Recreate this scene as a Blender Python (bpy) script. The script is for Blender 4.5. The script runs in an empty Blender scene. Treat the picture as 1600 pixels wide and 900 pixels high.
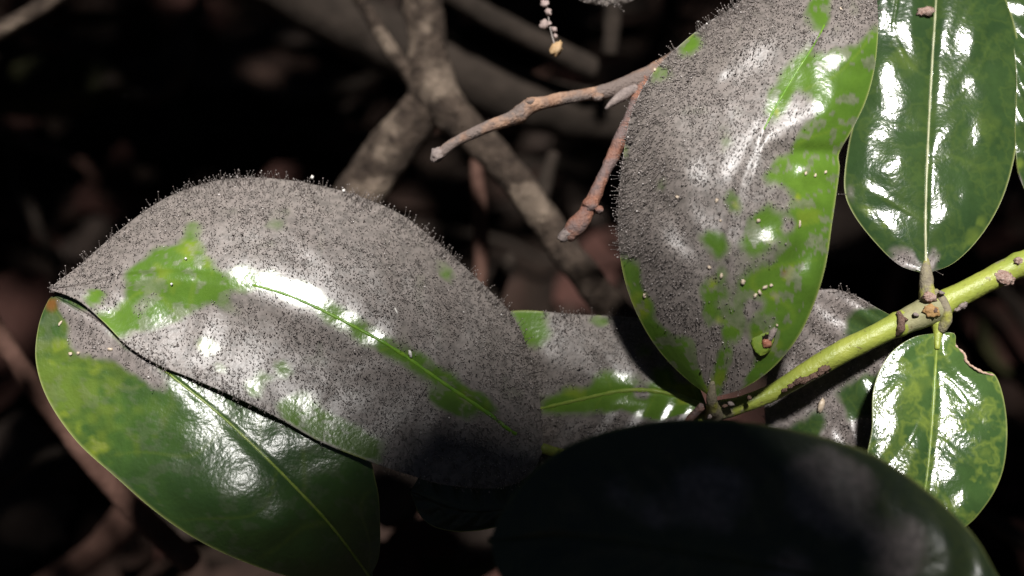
import bpy, math, random
import numpy as np
from mathutils import Vector, Matrix, noise as mnoise

random.seed(7)
rng = np.random.default_rng(11)
scene = bpy.context.scene
C = scene.collection

# ------------------------------------------------------------------ camera
K = 1e-4            # metres per design pixel at the leaf plane (0.1 mm)
D = 0.20            # metres from the lens to the leaf plane
PITCH = math.radians(50)
CAM_H = 0.345
cam_d = bpy.data.cameras.new('camera')
cam = bpy.data.objects.new('camera', cam_d)
C.objects.link(cam)
cam.location = (0, 0, CAM_H)
cam.rotation_euler = (math.pi / 2 - PITCH, 0, 0)
cam_d.sensor_width = 36
cam_d.lens = 45
cam_d.clip_start = 0.001
cam_d.clip_end = 500
cam_d.dof.use_dof = True
cam_d.dof.focus_distance = 0.2005
cam_d.dof.aperture_fstop = 10.0
scene.camera = cam
R3 = np.array(Matrix.Rotation(math.pi / 2 - PITCH, 3, 'X'))
CAM = np.array([0, 0, CAM_H])

# ------------------------------------------------------------------ light
SUN_UP = math.radians(33)          # how far the sun stands above the line of sight
Lc = Vector((0.04, math.sin(SUN_UP), math.cos(SUN_UP))).normalized()
Lw = Vector(R3 @ np.array(Lc))
world = bpy.data.worlds.new('World')
scene.world = world
world.use_nodes = True
wn = world.node_tree
sky = wn.nodes.new('ShaderNodeTexSky')
sky.sky_type = 'NISHITA'
sky.sun_disc = False
sky.sun_elevation = math.asin(Lw.z)
sky.sun_rotation = math.atan2(Lw.x, Lw.y)
bg = wn.nodes['Background']
bg.inputs['Strength'].default_value = 0.005
wn.links.new(sky.outputs['Color'], bg.inputs['Color'])
sun_d = bpy.data.lights.new('sun', 'SUN')
sun_d.energy = 5.0
sun_d.angle = math.radians(5.0)
sun_d.color = (1.0, 0.965, 0.93)
sun = bpy.data.objects.new('sun', sun_d)
C.objects.link(sun)
sun.rotation_euler = Lw.to_track_quat('Z', 'Y').to_euler()
sun.location = (0, 0, 3)

vs = scene.view_settings
vs.view_transform = 'Standard'
vs.look = 'None'
vs.exposure = 0.25
vs.gamma = 1.0
vs.use_curve_mapping = False
scene.cycles.use_denoising = True
scene.cycles.max_bounces = 6
scene.cycles.sample_clamp_indirect = 4.0

# ------------------------------------------------------------------ helpers
ORG = {}


def W(p):
    """(x, y, depth) in tenths of a millimetre about the leaf plane -> world metres"""
    p = np.asarray(p, float)
    d = D + p[..., 2] * K
    f = d / D
    loc = np.stack([(p[..., 0] - 800) * K * f, (450 - p[..., 1]) * K * f, -d], -1)
    return loc @ R3.T + CAM


def Wplain(x, y, z):
    """straight offsets (no scaling with depth)"""
    return R3 @ np.array([x * K, y * K, -(D + z * K)]) + CAM


def catmull(pts, n):
    """arc-length resampled Catmull-Rom through pts"""
    P = np.asarray(pts, float)
    P = np.vstack([2 * P[0] - P[1], P, 2 * P[-1] - P[-2]])
    out = []
    for i in range(1, len(P) - 2):
        t = np.linspace(0, 1, 16, endpoint=False)[:, None]
        a, b, c, d = P[i - 1], P[i], P[i + 1], P[i + 2]
        out.append(.5 * (2 * b + (c - a) * t + (2 * a - 5 * b + 4 * c - d) * t ** 2 + (3 * b - a - 3 * c + d) * t ** 3))
    Q = np.vstack(out + [P[-2][None]])
    L = np.concatenate([[0], np.cumsum(np.linalg.norm(np.diff(Q[:, :3], axis=0), axis=1))])
    s = np.linspace(0, L[-1], n)
    return np.stack([np.interp(s, L, Q[:, k]) for k in range(Q.shape[1])], 1)


_lat = np.random.default_rng(5).random((64, 256, 256))


def vn(x, y, scale, seed=0):
    """2-D value noise 0..1"""
    x = np.asarray(x) / scale + 37.7
    y = np.asarray(y) / scale + 91.3
    xi = np.floor(x).astype(int)
    yi = np.floor(y).astype(int)
    fx = x - xi
    fy = y - yi
    fx = fx * fx * (3 - 2 * fx)
    fy = fy * fy * (3 - 2 * fy)
    g = _lat[seed % 64]
    a = g[xi % 256, yi % 256]
    b = g[(xi + 1) % 256, yi % 256]
    c = g[xi % 256, (yi + 1) % 256]
    d = g[(xi + 1) % 256, (yi + 1) % 256]
    return (a * (1 - fx) + b * fx) * (1 - fy) + (c * (1 - fx) + d * fx) * fy


def inpoly(x, y, poly):
    r = np.zeros(np.shape(x), bool)
    n = len(poly)
    for i in range(n):
        x0, y0 = poly[i]
        x1, y1 = poly[(i + 1) % n]
        if y0 == y1:
            continue
        c = ((y0 > y) != (y1 > y)) & (x < (x1 - x0) * (y - y0) / (y1 - y0) + x0)
        r ^= c
    return r


def mesh_obj(name, v, faces, mat, parent=None, origin=None, smooth=True, attrs=None):
    v = np.asarray(v, float)
    if origin is None:
        origin = v.mean(0)
    me = bpy.data.meshes.new(name)
    vl = v - origin
    if isinstance(faces, np.ndarray):
        nf, k = faces.shape
        me.vertices.add(len(vl))
        me.vertices.foreach_set('co', vl.astype(np.float32).ravel())
        me.loops.add(nf * k)
        me.loops.foreach_set('vertex_index', faces.astype(np.int32).ravel())
        me.polygons.add(nf)
        me.polygons.foreach_set('loop_start', np.arange(0, nf * k, k, dtype=np.int32))
        me.polygons.foreach_set('loop_total', np.full(nf, k, np.int32))
        me.update(calc_edges=True)
        me.validate()
    else:
        me.from_pydata([tuple(a) for a in vl], [], faces)
        me.update()
    if attrs:
        for an, av in attrs.items():
            at = me.attributes.new(an, 'FLOAT', 'POINT')
            at.data.foreach_set('value', np.asarray(av, np.float32).ravel())
    me.polygons.foreach_set('use_smooth', [smooth] * len(me.polygons))
    me.materials.append(mat)
    o = bpy.data.objects.new(name, me)
    C.objects.link(o)
    ORG[o.name] = np.array(origin)
    if parent is not None:
        o.parent = parent
        o.location = Vector(origin - ORG[parent.name])
    else:
        o.location = Vector(origin)
    return o


def empty(name, loc, label, cat, group=None):
    o = bpy.data.objects.new(name, None)
    o.empty_display_size = 0.005
    C.objects.link(o)
    o.location = Vector(loc)
    ORG[o.name] = np.array(loc, float)
    return tag(o, label, cat, group)


def tag(o, label=None, cat=None, group=None, kind=None):
    if label: o['label'] = label
    if cat: o['category'] = cat
    if group: o['group'] = group
    if kind: o['kind'] = kind
    return o


def tube_mesh(path, n=40, sides=12, rough=0.0, nscale=1.0, seed=0, knots=()):
    """path rows: x, y, depth, radius. Returns world verts + faces, ends capped round"""
    Q = catmull(path, n)
    P = W(Q[:, :3])
    r = Q[:, 3] * K * (1 + Q[:, 2] * K / D)
    for (s0, w, a) in knots:
        s = np.linspace(0, 1, n)
        r = r * (1 + a * np.exp(-((s - s0) / w) ** 2))
    T = np.gradient(P, axis=0)
    T /= np.linalg.norm(T, axis=1)[:, None]
    ref = R3 @ np.array([0.13, 0.2, 1.0])
    A = np.cross(T, ref)
    A /= np.linalg.norm(A, axis=1)[:, None]
    B = np.cross(T, A)
    rows_c = [P[0] - T[0] * r[0] * .35] + list(P) + [P[-1] + T[-1] * r[-1] * .35]
    rows_r = [r[0] * .55] + list(r) + [r[-1] * .55]
    rows_a = [A[0]] + list(A) + [A[-1]]
    rows_b = [B[0]] + list(B) + [B[-1]]
    m = len(rows_c)
    v = []
    for i in range(m):
        for j in range(sides):
            a = 2 * math.pi * j / sides
            dirn = rows_a[i] * math.cos(a) + rows_b[i] * math.sin(a)
            p = rows_c[i] + dirn * rows_r[i]
            if rough:
                q = Vector(p / (K * 40 * nscale)) + Vector((seed * 9.1, 0, 0))
                f = 1 + rough * (mnoise.noise(q) + .55 * mnoise.noise(q * 2.7))
                p = rows_c[i] + dirn * rows_r[i] * f
            v.append(p)
    f = []
    for i in range(m - 1):
        for j in range(sides):
            a = i * sides + j
            b = i * sides + (j + 1) % sides
            f.append((a, b, b + sides, a + sides))
    f.append(tuple(range(sides))[::-1])
    f.append(tuple((m - 1) * sides + j for j in range(sides)))
    return np.array(v), f


def blob_mesh(c, rx, ry, rz, rot=0.0, rough=.2, seed=0, nu=12, nv=8):
    """lumpy ellipsoid at image-plane position c with radii along x, y, depth"""
    v = []
    ca, sa = math.cos(rot), math.sin(rot)
    for i in range(nv + 1):
        th = math.pi * i / nv
        for j in range(nu):
            ph = 2 * math.pi * j / nu
            d = np.array([math.sin(th) * math.cos(ph), math.cos(th), math.sin(th) * math.sin(ph)])
            f = 1 + rough * mnoise.noise(Vector(d * 2.1) + Vector((seed * 3.7, 0, 0))) + rough * .6 * mnoise.noise(Vector(d * 5) + Vector((0, seed * 1.3, 0)))
            x, y, z = d[0] * rx * f, d[1] * ry * f, d[2] * rz * f
            v.append((c[0] + x * ca - y * sa, c[1] + x * sa + y * ca, c[2] + z))
    f = []
    for i in range(nv):
        for j in range(nu):
            a = i * nu + j
            b = i * nu + (j + 1) % nu
            f.append((a, b, b + nu, a + nu))
    return W(np.array(v)), f


# ------------------------------------------------------------------ materials
class NT:
    def __init__(s, name):
        s.m = bpy.data.materials.new(name)
        s.m.use_nodes = True
        s.t = s.m.node_tree
        s.n = s.t.nodes
        s.b = s.n['Principled BSDF']
        s.tc = s.n.new('ShaderNodeTexCoord')

    def link(s, a, b): s.t.links.new(a, b)

    def noise(s, scale, detail=4, rough=.55, vec=None):
        n = s.n.new('ShaderNodeTexNoise')
        n.inputs['Scale'].default_value = scale
        n.inputs['Detail'].default_value = detail
        n.inputs['Roughness'].default_value = rough
        s.link(vec or s.tc.outputs['Object'], n.inputs['Vector'])
        return n.outputs['Fac']

    def ramp(s, fac, stops):
        r = s.n.new('ShaderNodeValToRGB')
        e = r.color_ramp.elements
        while len(e) > 1: e.remove(e[-1])
        e[0].position = stops[0][0]
        e[0].color = tuple(stops[0][1]) + (1,) if not np.isscalar(stops[0][1]) else (stops[0][1],) * 3 + (1,)
        for p, c in stops[1:]:
            x = e.new(p)
            x.color = tuple(c) + (1,) if not np.isscalar(c) else (c,) * 3 + (1,)
        s.link(fac, r.inputs['Fac'])
        return r.outputs['Color']

    def mix(s, fac, a, b):
        m = s.n.new('ShaderNodeMix')
        m.data_type = 'RGBA'
        for sock, val in ((m.inputs[0], fac), (m.inputs[6], a), (m.inputs[7], b)):
            if hasattr(val, 'is_output'): s.link(val, sock)
            elif np.isscalar(val): sock.default_value = val
            else: sock.default_value = tuple(val) + (1,)
        return m.outputs[2]

    def math(s, op, a, b=0.0, clamp=False):
        m = s.n.new('ShaderNodeMath')
        m.operation = op
        m.use_clamp = clamp
        for i, val in enumerate((a, b)):
            if hasattr(val, 'is_output'): s.link(val, m.inputs[i])
            else: m.inputs[i].default_value = val
        return m.outputs[0]

    def attr(s, name):
        a = s.n.new('ShaderNodeAttribute')
        a.attribute_name = name
        return a.outputs['Fac']

    def bump(s, h, strength, dist):
        b = s.n.new('ShaderNodeBump')
        b.inputs['Strength'].default_value = strength
        b.inputs['Distance'].default_value = dist
        s.link(h, b.inputs['Height'])
        s.link(b.outputs['Normal'], s.b.inputs['Normal'])


def leaf_material(name, dark, light, yellow, rough, bump, marble=0.0):
    t = NT(name)
    n1 = t.noise(55, 5)
    n2 = t.noise(420, 4)
    col = t.mix(t.ramp(n1, [(.35, 0), (.68, 1)]), dark, light)
    col = t.mix(t.ramp(n2, [(.35, .0), (.75, .35)]), col, tuple(.55 * c for c in dark))
    if marble:
        n3 = t.noise(190, 3, .6)
        band = t.ramp(n3, [(.46, 0), (.53, 1), (.58, .2), (.7, 1)])
        col = t.mix(t.math('MULTIPLY', band, marble), col, yellow)
    col = t.mix(t.attr('spot'), col, yellow)
    col = t.mix(t.math('MULTIPLY', t.attr('vein'), .22), col, tuple(.5 * a + .5 * b for a, b in zip(light, yellow)))
    col = t.mix(t.attr('brown'), col, (.20, .075, .02))
    col = t.mix(t.math('MULTIPLY', t.attr('rim'), .7), col, (.26, .29, .07))
    n4 = t.noise(900, 3)
    grey = t.mix(t.ramp(n4, [(.35, 0), (.6, 1)]), (.145, .124, .117), (.245, .209, .196))
    col = t.mix(t.attr('mould'), col, grey)
    t.link(col, t.b.inputs['Base Color'])
    r = t.math('ADD', t.math('MULTIPLY', n2, .10), rough - .05)
    r = t.math('ADD', r, t.math('MULTIPLY', t.attr('mould'), .22))
    r = t.math('ADD', r, t.math('MULTIPLY', t.attr('rim'), .4), clamp=True)
    t.link(r, t.b.inputs['Roughness'])
    t.b.inputs['Specular IOR Level'].default_value = .75
    h = t.math('ADD', t.noise(1500, 2, .5), t.math('MULTIPLY', t.noise(420, 2), 1.0))
    t.bump(h, bump, .00022)
    return t.m


M_LEAF = leaf_material('green_leaf', (.078, .160, .020), (.130, .245, .028), (.36, .40, .03), .21, .2)
M_GLOSS = leaf_material('glossy_leaf', (.036, .078, .022), (.068, .138, .026), (.30, .36, .03), .30, .42)
M_DARK = leaf_material('dark_leaf', (.026, .056, .020), (.044, .084, .026), (.20, .27, .04), .15, .24, .10)
M_PALE = leaf_material('mottled_leaf', (.042, .090, .026), (.075, .140, .036), (.24, .31, .05), .18, .34, .42)
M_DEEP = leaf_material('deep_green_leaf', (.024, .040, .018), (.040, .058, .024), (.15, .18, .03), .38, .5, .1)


def simple(name, a, b, scale=300, rough=.75, bump=.4, dist=.0003, spec=.3, c=None, cl=(.52, .66)):
    t = NT(name)
    n = t.noise(scale, 6, .65)
    col = t.mix(t.ramp(n, [(.32, 0), (.68, 1)]), a, b)
    if c:
        col = t.mix(t.ramp(t.noise(scale * .3, 4), [(cl[0], 0), (cl[1], 1)]), col, c)
    t.link(col, t.b.inputs['Base Color'])
    t.b.inputs['Roughness'].default_value = rough
    t.b.inputs['Specular IOR Level'].default_value = spec
    t.bump(t.math('ADD', n, t.noise(scale * 3.3, 4)), bump, dist)
    return t.m


def mould_material():
    t = NT('mould')
    tone = t.attr('tone')
    col = t.ramp(tone, [(0.0, (.05, .04, .035)), (.2, (.12, .10, .09)), (.35, (.22, .192, .18)), (.75, (.38, .332, .31)), (1.0, (.80, .75, .72))])
    t.link(col, t.b.inputs['Base Color'])
    t.b.inputs['Roughness'].default_value = .42
    t.b.inputs['Specular IOR Level'].default_value = .6
    return t.m


M_MOULD = mould_material()
M_RIB = simple('leaf_midrib', (.16, .27, .03), (.30, .36, .08), 700, .32, .2, .0001, .5)
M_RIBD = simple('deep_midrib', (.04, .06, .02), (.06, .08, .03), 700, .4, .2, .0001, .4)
M_RIBP = simple('pale_midrib', (.30, .33, .16), (.50, .50, .32), 700, .3, .2, .0001, .5)
M_RIBA = simple('leaf_midrib_green', (.10, .27, .02), (.20, .36, .03), 700, .35, .2, .0001, .5)
M_STEM = simple('green_stem', (.34, .40, .016), (.26, .34, .02), 260, .45, .35, .0002, .4, c=(.36, .36, .05))
def stem_material():
    t = NT('green_stem')
    n = t.noise(260, 5)
    col = t.mix(t.ramp(n, [(.35, 0), (.65, 1)]), (.38, .42, .075), (.29, .35, .06))
    fine = t.noise(1500, 4)
    crust = t.mix(fine, (.17, .145, .115), (.36, .31, .24))
    w = t.math('ADD', t.attr('crusty'), t.math('MULTIPLY', t.math('SUBTRACT', t.noise(700, 4), .5), 1.8))
    w = t.ramp(w, [(.48, 0), (.62, 1)])
    w = t.math('MULTIPLY', w, .7)
    col = t.mix(w, col, crust)
    col = t.mix(t.ramp(t.noise(1100, 2), [(.66, 0), (.72, .7)]), col, (.16, .12, .06))
    t.link(col, t.b.inputs['Base Color'])
    t.link(t.math('ADD', t.math('MULTIPLY', w, .35), .42), t.b.inputs['Roughness'])
    t.bump(t.math('ADD', fine, t.math('MULTIPLY', n, 1.5)), .5, .0003)
    return t.m


M_STEM = stem_material()
M_NODE = simple('grey_node', (.22, .19, .14), (.33, .29, .19), 900, .75, .7, .0003, .3, c=(.36, .36, .07))
M_SCAB = simple('pink_scab', (.30, .17, .13), (.62, .47, .40), 1500, .6, .9, .0004)
M_BUD = simple('orange_bud', (.30, .17, .07), (.46, .29, .12), 900, .6, .5, .0002)
M_CRUST = simple('brown_crust', (.12, .07, .05), (.30, .19, .15), 1800, .75, .9, .0004)
M_TWIG = simple('dry_twig', (.26, .145, .095), (.52, .33, .225), 700, .65, .9, .0005, .35, c=(.21, .165, .145), cl=(.40, .54))
M_TWIGR = simple('red_twig', (.22, .09, .06), (.42, .21, .14), 700, .65, .9, .0005, .35, c=(.21, .15, .14), cl=(.42, .58))
M_TIP = simple('grey_twig_end', (.22, .18, .17), (.40, .33, .30), 1300, .85, .8, .0003)
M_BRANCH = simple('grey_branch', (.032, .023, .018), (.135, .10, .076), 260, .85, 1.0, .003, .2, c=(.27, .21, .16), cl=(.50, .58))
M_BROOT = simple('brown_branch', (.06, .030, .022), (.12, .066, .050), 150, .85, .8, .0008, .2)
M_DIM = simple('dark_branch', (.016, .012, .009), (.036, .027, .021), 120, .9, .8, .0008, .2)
M_GRAIN = simple('pale_grain', (.50, .38, .26), (.74, .64, .52), 1500, .4, .3, .0001, .5)
M_WHITE = simple('white_bead', (.80, .76, .70), (.86, .84, .80), 1500, .25, .2, .0001, .6)
M_PINK = simple('pink_bits', (.30, .22, .20), (.50, .40, .37), 1500, .6, .6, .0002)
M_BEIGE = simple('beige_bud', (.40, .25, .12), (.58, .41, .24), 900, .5, .5, .0002)
M_RED = simple('red_bead', (.36, .11, .06), (.56, .28, .19), 1500, .35, .4, .0002, .5)
M_YRING = simple('yellow_ring', (.15, .26, .03), (.26, .33, .05), 900, .4, .2, .0001, .5)
M_BITE = simple('bitten_edge', (.42, .26, .18), (.66, .50, .40), 1800, .7, .6, .0002)
M_THREAD = simple('silk_thread', (.30, .26, .24), (.45, .40, .37), 1500, .6, .2, .0001)
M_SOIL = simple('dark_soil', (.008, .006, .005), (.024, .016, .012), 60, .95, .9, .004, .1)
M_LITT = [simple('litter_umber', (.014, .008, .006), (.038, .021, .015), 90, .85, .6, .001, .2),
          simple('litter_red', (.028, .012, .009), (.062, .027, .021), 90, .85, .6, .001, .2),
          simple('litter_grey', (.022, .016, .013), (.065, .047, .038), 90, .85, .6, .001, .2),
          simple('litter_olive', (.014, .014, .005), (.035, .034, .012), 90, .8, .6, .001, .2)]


# ------------------------------------------------------------------ leaves
def mk_mask(base, add=(), cut=(), circ_cut=(), circ_add=(), wob=9, freckle=0.0, seed=0):
    """mould cover as a function of position on the leaf"""
    def f(x, y):
        xx = x + (vn(x, y, 22, seed) - .5) * 2 * wob + (vn(x, y, 7, seed + 1) - .5) * wob
        yy = y + (vn(x, y, 22, seed + 2) - .5) * 2 * wob + (vn(x, y, 7, seed + 3) - .5) * wob
        m = np.full(np.shape(x), bool(base))
        for p in cut: m &= ~inpoly(xx, yy, p)
        for (cx, cy, r) in circ_cut: m &= ~(((xx - cx) ** 2 + (yy - cy) ** 2) < r * r)
        for p in add: m |= inpoly(xx, yy, p)
        for (cx, cy, r) in circ_add: m |= ((xx - cx) ** 2 + (yy - cy) ** 2) < r * r
        if freckle:
            m &= vn(x, y, 16, seed + 6) + .5 * vn(x, y, 6, seed + 7) > freckle
        return m
    return f


def zinterp(rows, s, at):
    """rows: control depths (n x 5) -> depth at s (0..1), at in -1..1"""
    rows = np.asarray(rows, float)
    n = len(rows)
    R = np.vstack([2 * rows[0] - rows[1], rows, 2 * rows[-1] - rows[-2]])
    u = np.clip(s * (n - 1), 0, n - 1 - 1e-6)
    i = u.astype(int)
    f = (u - i)[..., None]
    a, b, c, d = R[i], R[i + 1], R[i + 2], R[i + 3]
    row = .5 * (2 * b + (c - a) * f + (2 * a - 5 * b + 4 * c - d) * f ** 2 + (3 * b - a - 3 * c + d) * f ** 3)
    t = np.abs(at)
    z0 = row[..., 2]
    zm = np.where(at < 0, row[..., 1], row[..., 3])
    z1 = np.where(at < 0, row[..., 0], row[..., 4])
    A = 2 * (z1 - 2 * zm + z0)
    B = z1 - z0 - A
    return z0 + B * t + A * t * t


def hairs(leaf, name, S, T, Pw, N, PX, PY, Z, mask, dens, seed, length=(3.2, 8), head=(.5, 1.05), edge_out=None, cover=1.0):
    """dense stalked spore heads over the masked part of a leaf grid"""
    r = np.random.default_rng(seed)
    ns, nt = PX.shape
    # area of each quad in design units
    ax = PX[1:, :-1] - PX[:-1, :-1]
    ay = PY[1:, :-1] - PY[:-1, :-1]
    bx = PX[:-1, 1:] - PX[:-1, :-1]
    by = PY[:-1, 1:] - PY[:-1, :-1]
    zx = Z[1:, :-1] - Z[:-1, :-1]
    zy = Z[:-1, 1:] - Z[:-1, :-1]
    ar = np.sqrt((ay * zy - zx * by) ** 2 + (zx * bx - ax * zy) ** 2 + (ax * by - ay * bx) ** 2)
    tot = ar.sum()
    n = int(tot * dens)
    q = r.choice(ar.size, n, p=(ar / tot).ravel())
    i, j = np.divmod(q, nt - 1)
    u, v = r.random(n), r.random(n)
    i2, j2 = i + 1, j + 1

    def bl(Aarr):
        if Aarr.ndim == 3:
            uu, vv = u[:, None], v[:, None]
        else:
            uu, vv = u, v
        return (Aarr[i, j] * (1 - uu) + Aarr[i2, j] * uu) * (1 - vv) + (Aarr[i, j2] * (1 - uu) + Aarr[i2, j2] * uu) * vv
    px, py = bl(PX), bl(PY)
    m = mask(px, py)
    for rad in (7, 15, 26):       # thin out towards the edge of a patch
        ja = r.random(n) * 6.283
        m &= mask(px + rad * np.cos(ja), py + rad * np.sin(ja)) | (r.random(n) < .4)
    clump = vn(px, py, 34, seed + 20) * .5 + vn(px, py, 11, seed + 21) * .5
    m &= r.random(n) < np.clip(-.12 + 1.85 * clump, .08, 1)
    # nothing far outside the view needs hair
    m &= (py > -40) & (py < 960) & (px < 1640)
    P = bl(Pw)[m]
    Nn = bl(N)[m]
    tt = bl(T)[m]
    side = bl(edge_out)[m]
    n = len(P)
    if n == 0:
        return None
    Nn = Nn + side * (np.clip(np.abs(tt) - .8, 0, 1) * 4.5)[:, None]
    d = Nn / np.linalg.norm(Nn, axis=1)[:, None] + r.normal(0, .28, (n, 3))
    d /= np.linalg.norm(d, axis=1)[:, None]
    tall = r.random(n) < np.where(np.abs(tt) > .9, .30, .09)
    ln = np.where(tall, r.uniform(7, 13, n), r.uniform(1.6, 4.0, n)) * K
    ln *= 1 + 1.1 * np.clip((np.abs(tt) - .86) / .1, 0, 1) * .5
    hr = np.where(tall, r.uniform(.6, 1.1, n), r.uniform(.45, 1.0, n)) * K
    hr *= np.where(r.random(n) < .04, 1.7, 1)
    ref = np.where(np.abs(d[:, :1]) < .8, np.array([[1., 0, 0]]), np.array([[0, 1., 0]]))
    A = np.cross(d, ref)
    A /= np.linalg.norm(A, axis=1)[:, None]
    B = np.cross(d, A)
    tone = np.clip(r.normal(.52, .15, n), .12, .9)
    tone = np.where(r.random(n) < .02, 1.0, tone)
    rows = []
    tn = []
    sr = .4 * K
    # stalk 3 sides, 2 rings ; head: pole, 2 rings of 5, pole
    for ring in (0, 1):
        for k in range(3):
            a = 2 * math.pi * k / 3
            w = sr * (1.3 if ring == 0 else .8)
            rows.append(P + d * (ln * (.75 if ring else -.05))[:, None] + (A * math.cos(a) + B * math.sin(a)) * w)
            tn.append(np.full(n, .10 if ring == 0 else .24))
    cen = P + d * ln[:, None] * .86
    rows.append(cen - d * (hr * 1.15)[:, None])
    tn.append(tone * .75)
    for h, w, tm in ((-.42, .92, .9), (.45, .88, 1.0)):
        for k in range(5):
            a = 2 * math.pi * (k + (.5 if h > 0 else 0)) / 5
            rows.append(cen + d * (hr * h * 1.25)[:, None] + (A * math.cos(a) + B * math.sin(a)) * (hr * w)[:, None])
            tn.append(tone * tm)
    rows.append(cen + d * (hr * 1.2)[:, None])
    tn.append(tone)
    V = np.stack(rows, 1)
    TN = np.stack(tn, 1)
    nv = V.shape[1]
    f = []
    for k in range(3):
        a, b = k, (k + 1) % 3
        f += [(a, b, b + 3), (a, b + 3, a + 3)]
    p0 = 6
    r1 = 7
    r2 = 12
    p1 = 17
    for k in range(5):
        k2 = (k + 1) % 5
        f += [(p0, r1 + k2, r1 + k), (r1 + k, r1 + k2, r2 + k), (r1 + k2, r2 + k2, r2 + k), (r2 + k, r2 + k2, p1)]
    F = (np.arange(n)[:, None, None] * nv + np.array(f)[None]).reshape(-1, 3)
    o = mesh_obj(name, V.reshape(-1, 3), F, M_MOULD, leaf, attrs={'tone': TN.ravel()})
    tag(o, kind='stuff')
    return o


LEAVES = {}


def make_leaf(parent, mid, left, right, z, mat=None, mask=None, ns=150, nt=110, quilt=3.0, nveins=8, bumps=(), spots=(),
              browns=(), rim=True, dens=0.0, seed=1, rib=(4.0, 1.2), rib_mat=None, rib_range=(0, 1), label=None, thick=5.0,
              rough=2.0, hair=True, facets=(), vein_rise=0.0, film=1.0, dirt=0.0, cover=1.0, rib_rise=.3):
    Mi = catmull(mid, ns)
    Le = catmull(left, ns)
    Ri = catmull(right, ns)
    # denser samples near the edges
    tl = np.linspace(-1, 1, nt)
    tl = np.sign(tl) * (1 - (1 - np.abs(tl)) ** 1.25)
    S, T = np.meshgrid(np.linspace(0, 1, ns), tl, indexing='ij')
    a = np.abs(T)[..., None]
    E = np.where((T < 0)[..., None], Le[:, None, :], Ri[:, None, :])
    PXY = Mi[:, None, :] * (1 - a) + E * a
    # slight waviness of the margin
    PX, PY = PXY[..., 0], PXY[..., 1]
    at = np.abs(T)
    Z = zinterp(z, S, T)
    env = np.clip(at * 3, 0, 1) * np.clip((1 - at) * 3, 0, 1) * np.clip(S * 8, 0, 1) * np.clip((1 - S) * 8, 0, 1)
    jitter = (vn(PX, PY, 90, seed) - .5) * 1.1
    ph = S * nveins - at * .75 + jitter + np.where(T < 0, .37, 0)
    vein = np.abs(((ph % 1.0)) - .5) * 2            # 1 at vein
    vl = np.clip((vein - .90) / .10, 0, 1) * np.clip((1 - at) * 4, 0, 1)
    Z = Z - quilt * env * np.cos((ph % 1.0 - .5) * 2 * math.pi) * 1.0
    Z = Z + rough * ((vn(PX, PY, 70, seed + 4) - .5) * 2 + (vn(PX, PY, 28, seed + 5) - .5) * .8) * np.clip((1 - at) * 4, .2, 1)
    Z = Z - vein_rise * vl * env
    # groove beside the midrib
    Z = Z + 2.5 * np.exp(-(at / .05) ** 2) * np.clip(S * 6, 0, 1)
    for (bx_, by_, amp, rx_, ry_) in bumps:
        Z = Z + amp * np.exp(-((PX - bx_) / rx_) ** 2 - ((PY - by_) / ry_) ** 2)
    for (cx, cy, rx_, ry_, w_) in facets:
        # a smooth blister whose face looks halfway between the lens and the sun
        vv_ = Vector((-(cx - 800) * K, -(450 - cy) * K, D)).normalized()
        hh = (vv_ + Lc).normalized()
        zc_ = Z.ravel()[np.argmin((PX - cx) ** 2 + (PY - cy) ** 2)]
        pl = zc_ + hh.x / hh.z * (PX - cx) - hh.y / hh.z * (PY - cy)
        g_ = w_ * np.exp(-(((PX - cx) / rx_) ** 2 + ((PY - cy) / ry_) ** 2))
        Z = Z + g_ * (pl - Z)
    G = np.stack([PX, PY, Z], -1)
    Pw = W(G)
    du = np.gradient(Pw, axis=0)
    dv = np.gradient(Pw, axis=1)
    N = np.cross(du, dv)
    N /= np.linalg.norm(N, axis=-1)[..., None] + 1e-15
    toward = CAM - Pw.reshape(-1, 3).mean(0)
    if (N.reshape(-1, 3) @ toward).mean() < 0:
        N = -N
    out = np.where((T < 0)[..., None], -dv, dv)
    out = out / (np.linalg.norm(out, axis=-1)[..., None] + 1e-15)
    mk = mask(PX, PY).astype(float) if mask is not None else np.zeros_like(PX)
    # soften mask on the grid
    mk2 = mk.copy()
    for _ in range(12):
        mm = mk2
        mk2 = mm.copy()
        mk2[1:-1, 1:-1] = (mm[1:-1, 1:-1] * 2 + mm[:-2, 1:-1] + mm[2:, 1:-1] + mm[1:-1, :-2] + mm[1:-1, 2:]) / 6
    mk2 = np.clip((mk2 * 1.6 - .3) * (.66 + .5 * vn(PX, PY, 26, seed + 14)) + (vn(PX, PY, 8, seed + 15) - .5) * .5 * (1 - np.abs(2 * mk2 - 1)), 0, .96)
    mk2 = mk2 * film
    sp = np.zeros_like(PX)
    for (cx, cy, r_, st) in spots:
        st = st * .7
        dd = np.hypot(PX - cx + (vn(PX, PY, 14, seed + 8) - .5) * r_ * 1.4, PY - cy + (vn(PX, PY, 14, seed + 9) - .5) * r_ * 1.4)
        sp = np.maximum(sp, st * np.clip(1.5 - dd / r_ * 1.2, 0, 1))
    br = np.zeros_like(PX)
    for (cx, cy, r_, st) in browns:
        dd = np.hypot(PX - cx + (vn(PX, PY, 12, seed + 10) - .5) * r_, PY - cy + (vn(PX, PY, 12, seed + 11) - .5) * r_)
        br = np.maximum(br, st * np.clip(1.6 - dd / r_ * 1.2, 0, 1))
    if dirt:
        mk2 = np.maximum(mk2, dirt * (vn(PX, PY, 18, seed + 12) + .6 * vn(PX, PY, 6, seed + 13) > 1.0))
    rm = np.clip((at - .975) / .02, 0, 1) * (1 - mk2) if rim else np.zeros_like(PX)
    th = thick * K * (1 - .6 * at ** 6)[..., None]
    Pb = Pw - N * th
    n = ns * nt
    V = np.vstack([Pw.reshape(-1, 3), Pb.reshape(-1, 3)])
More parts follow.
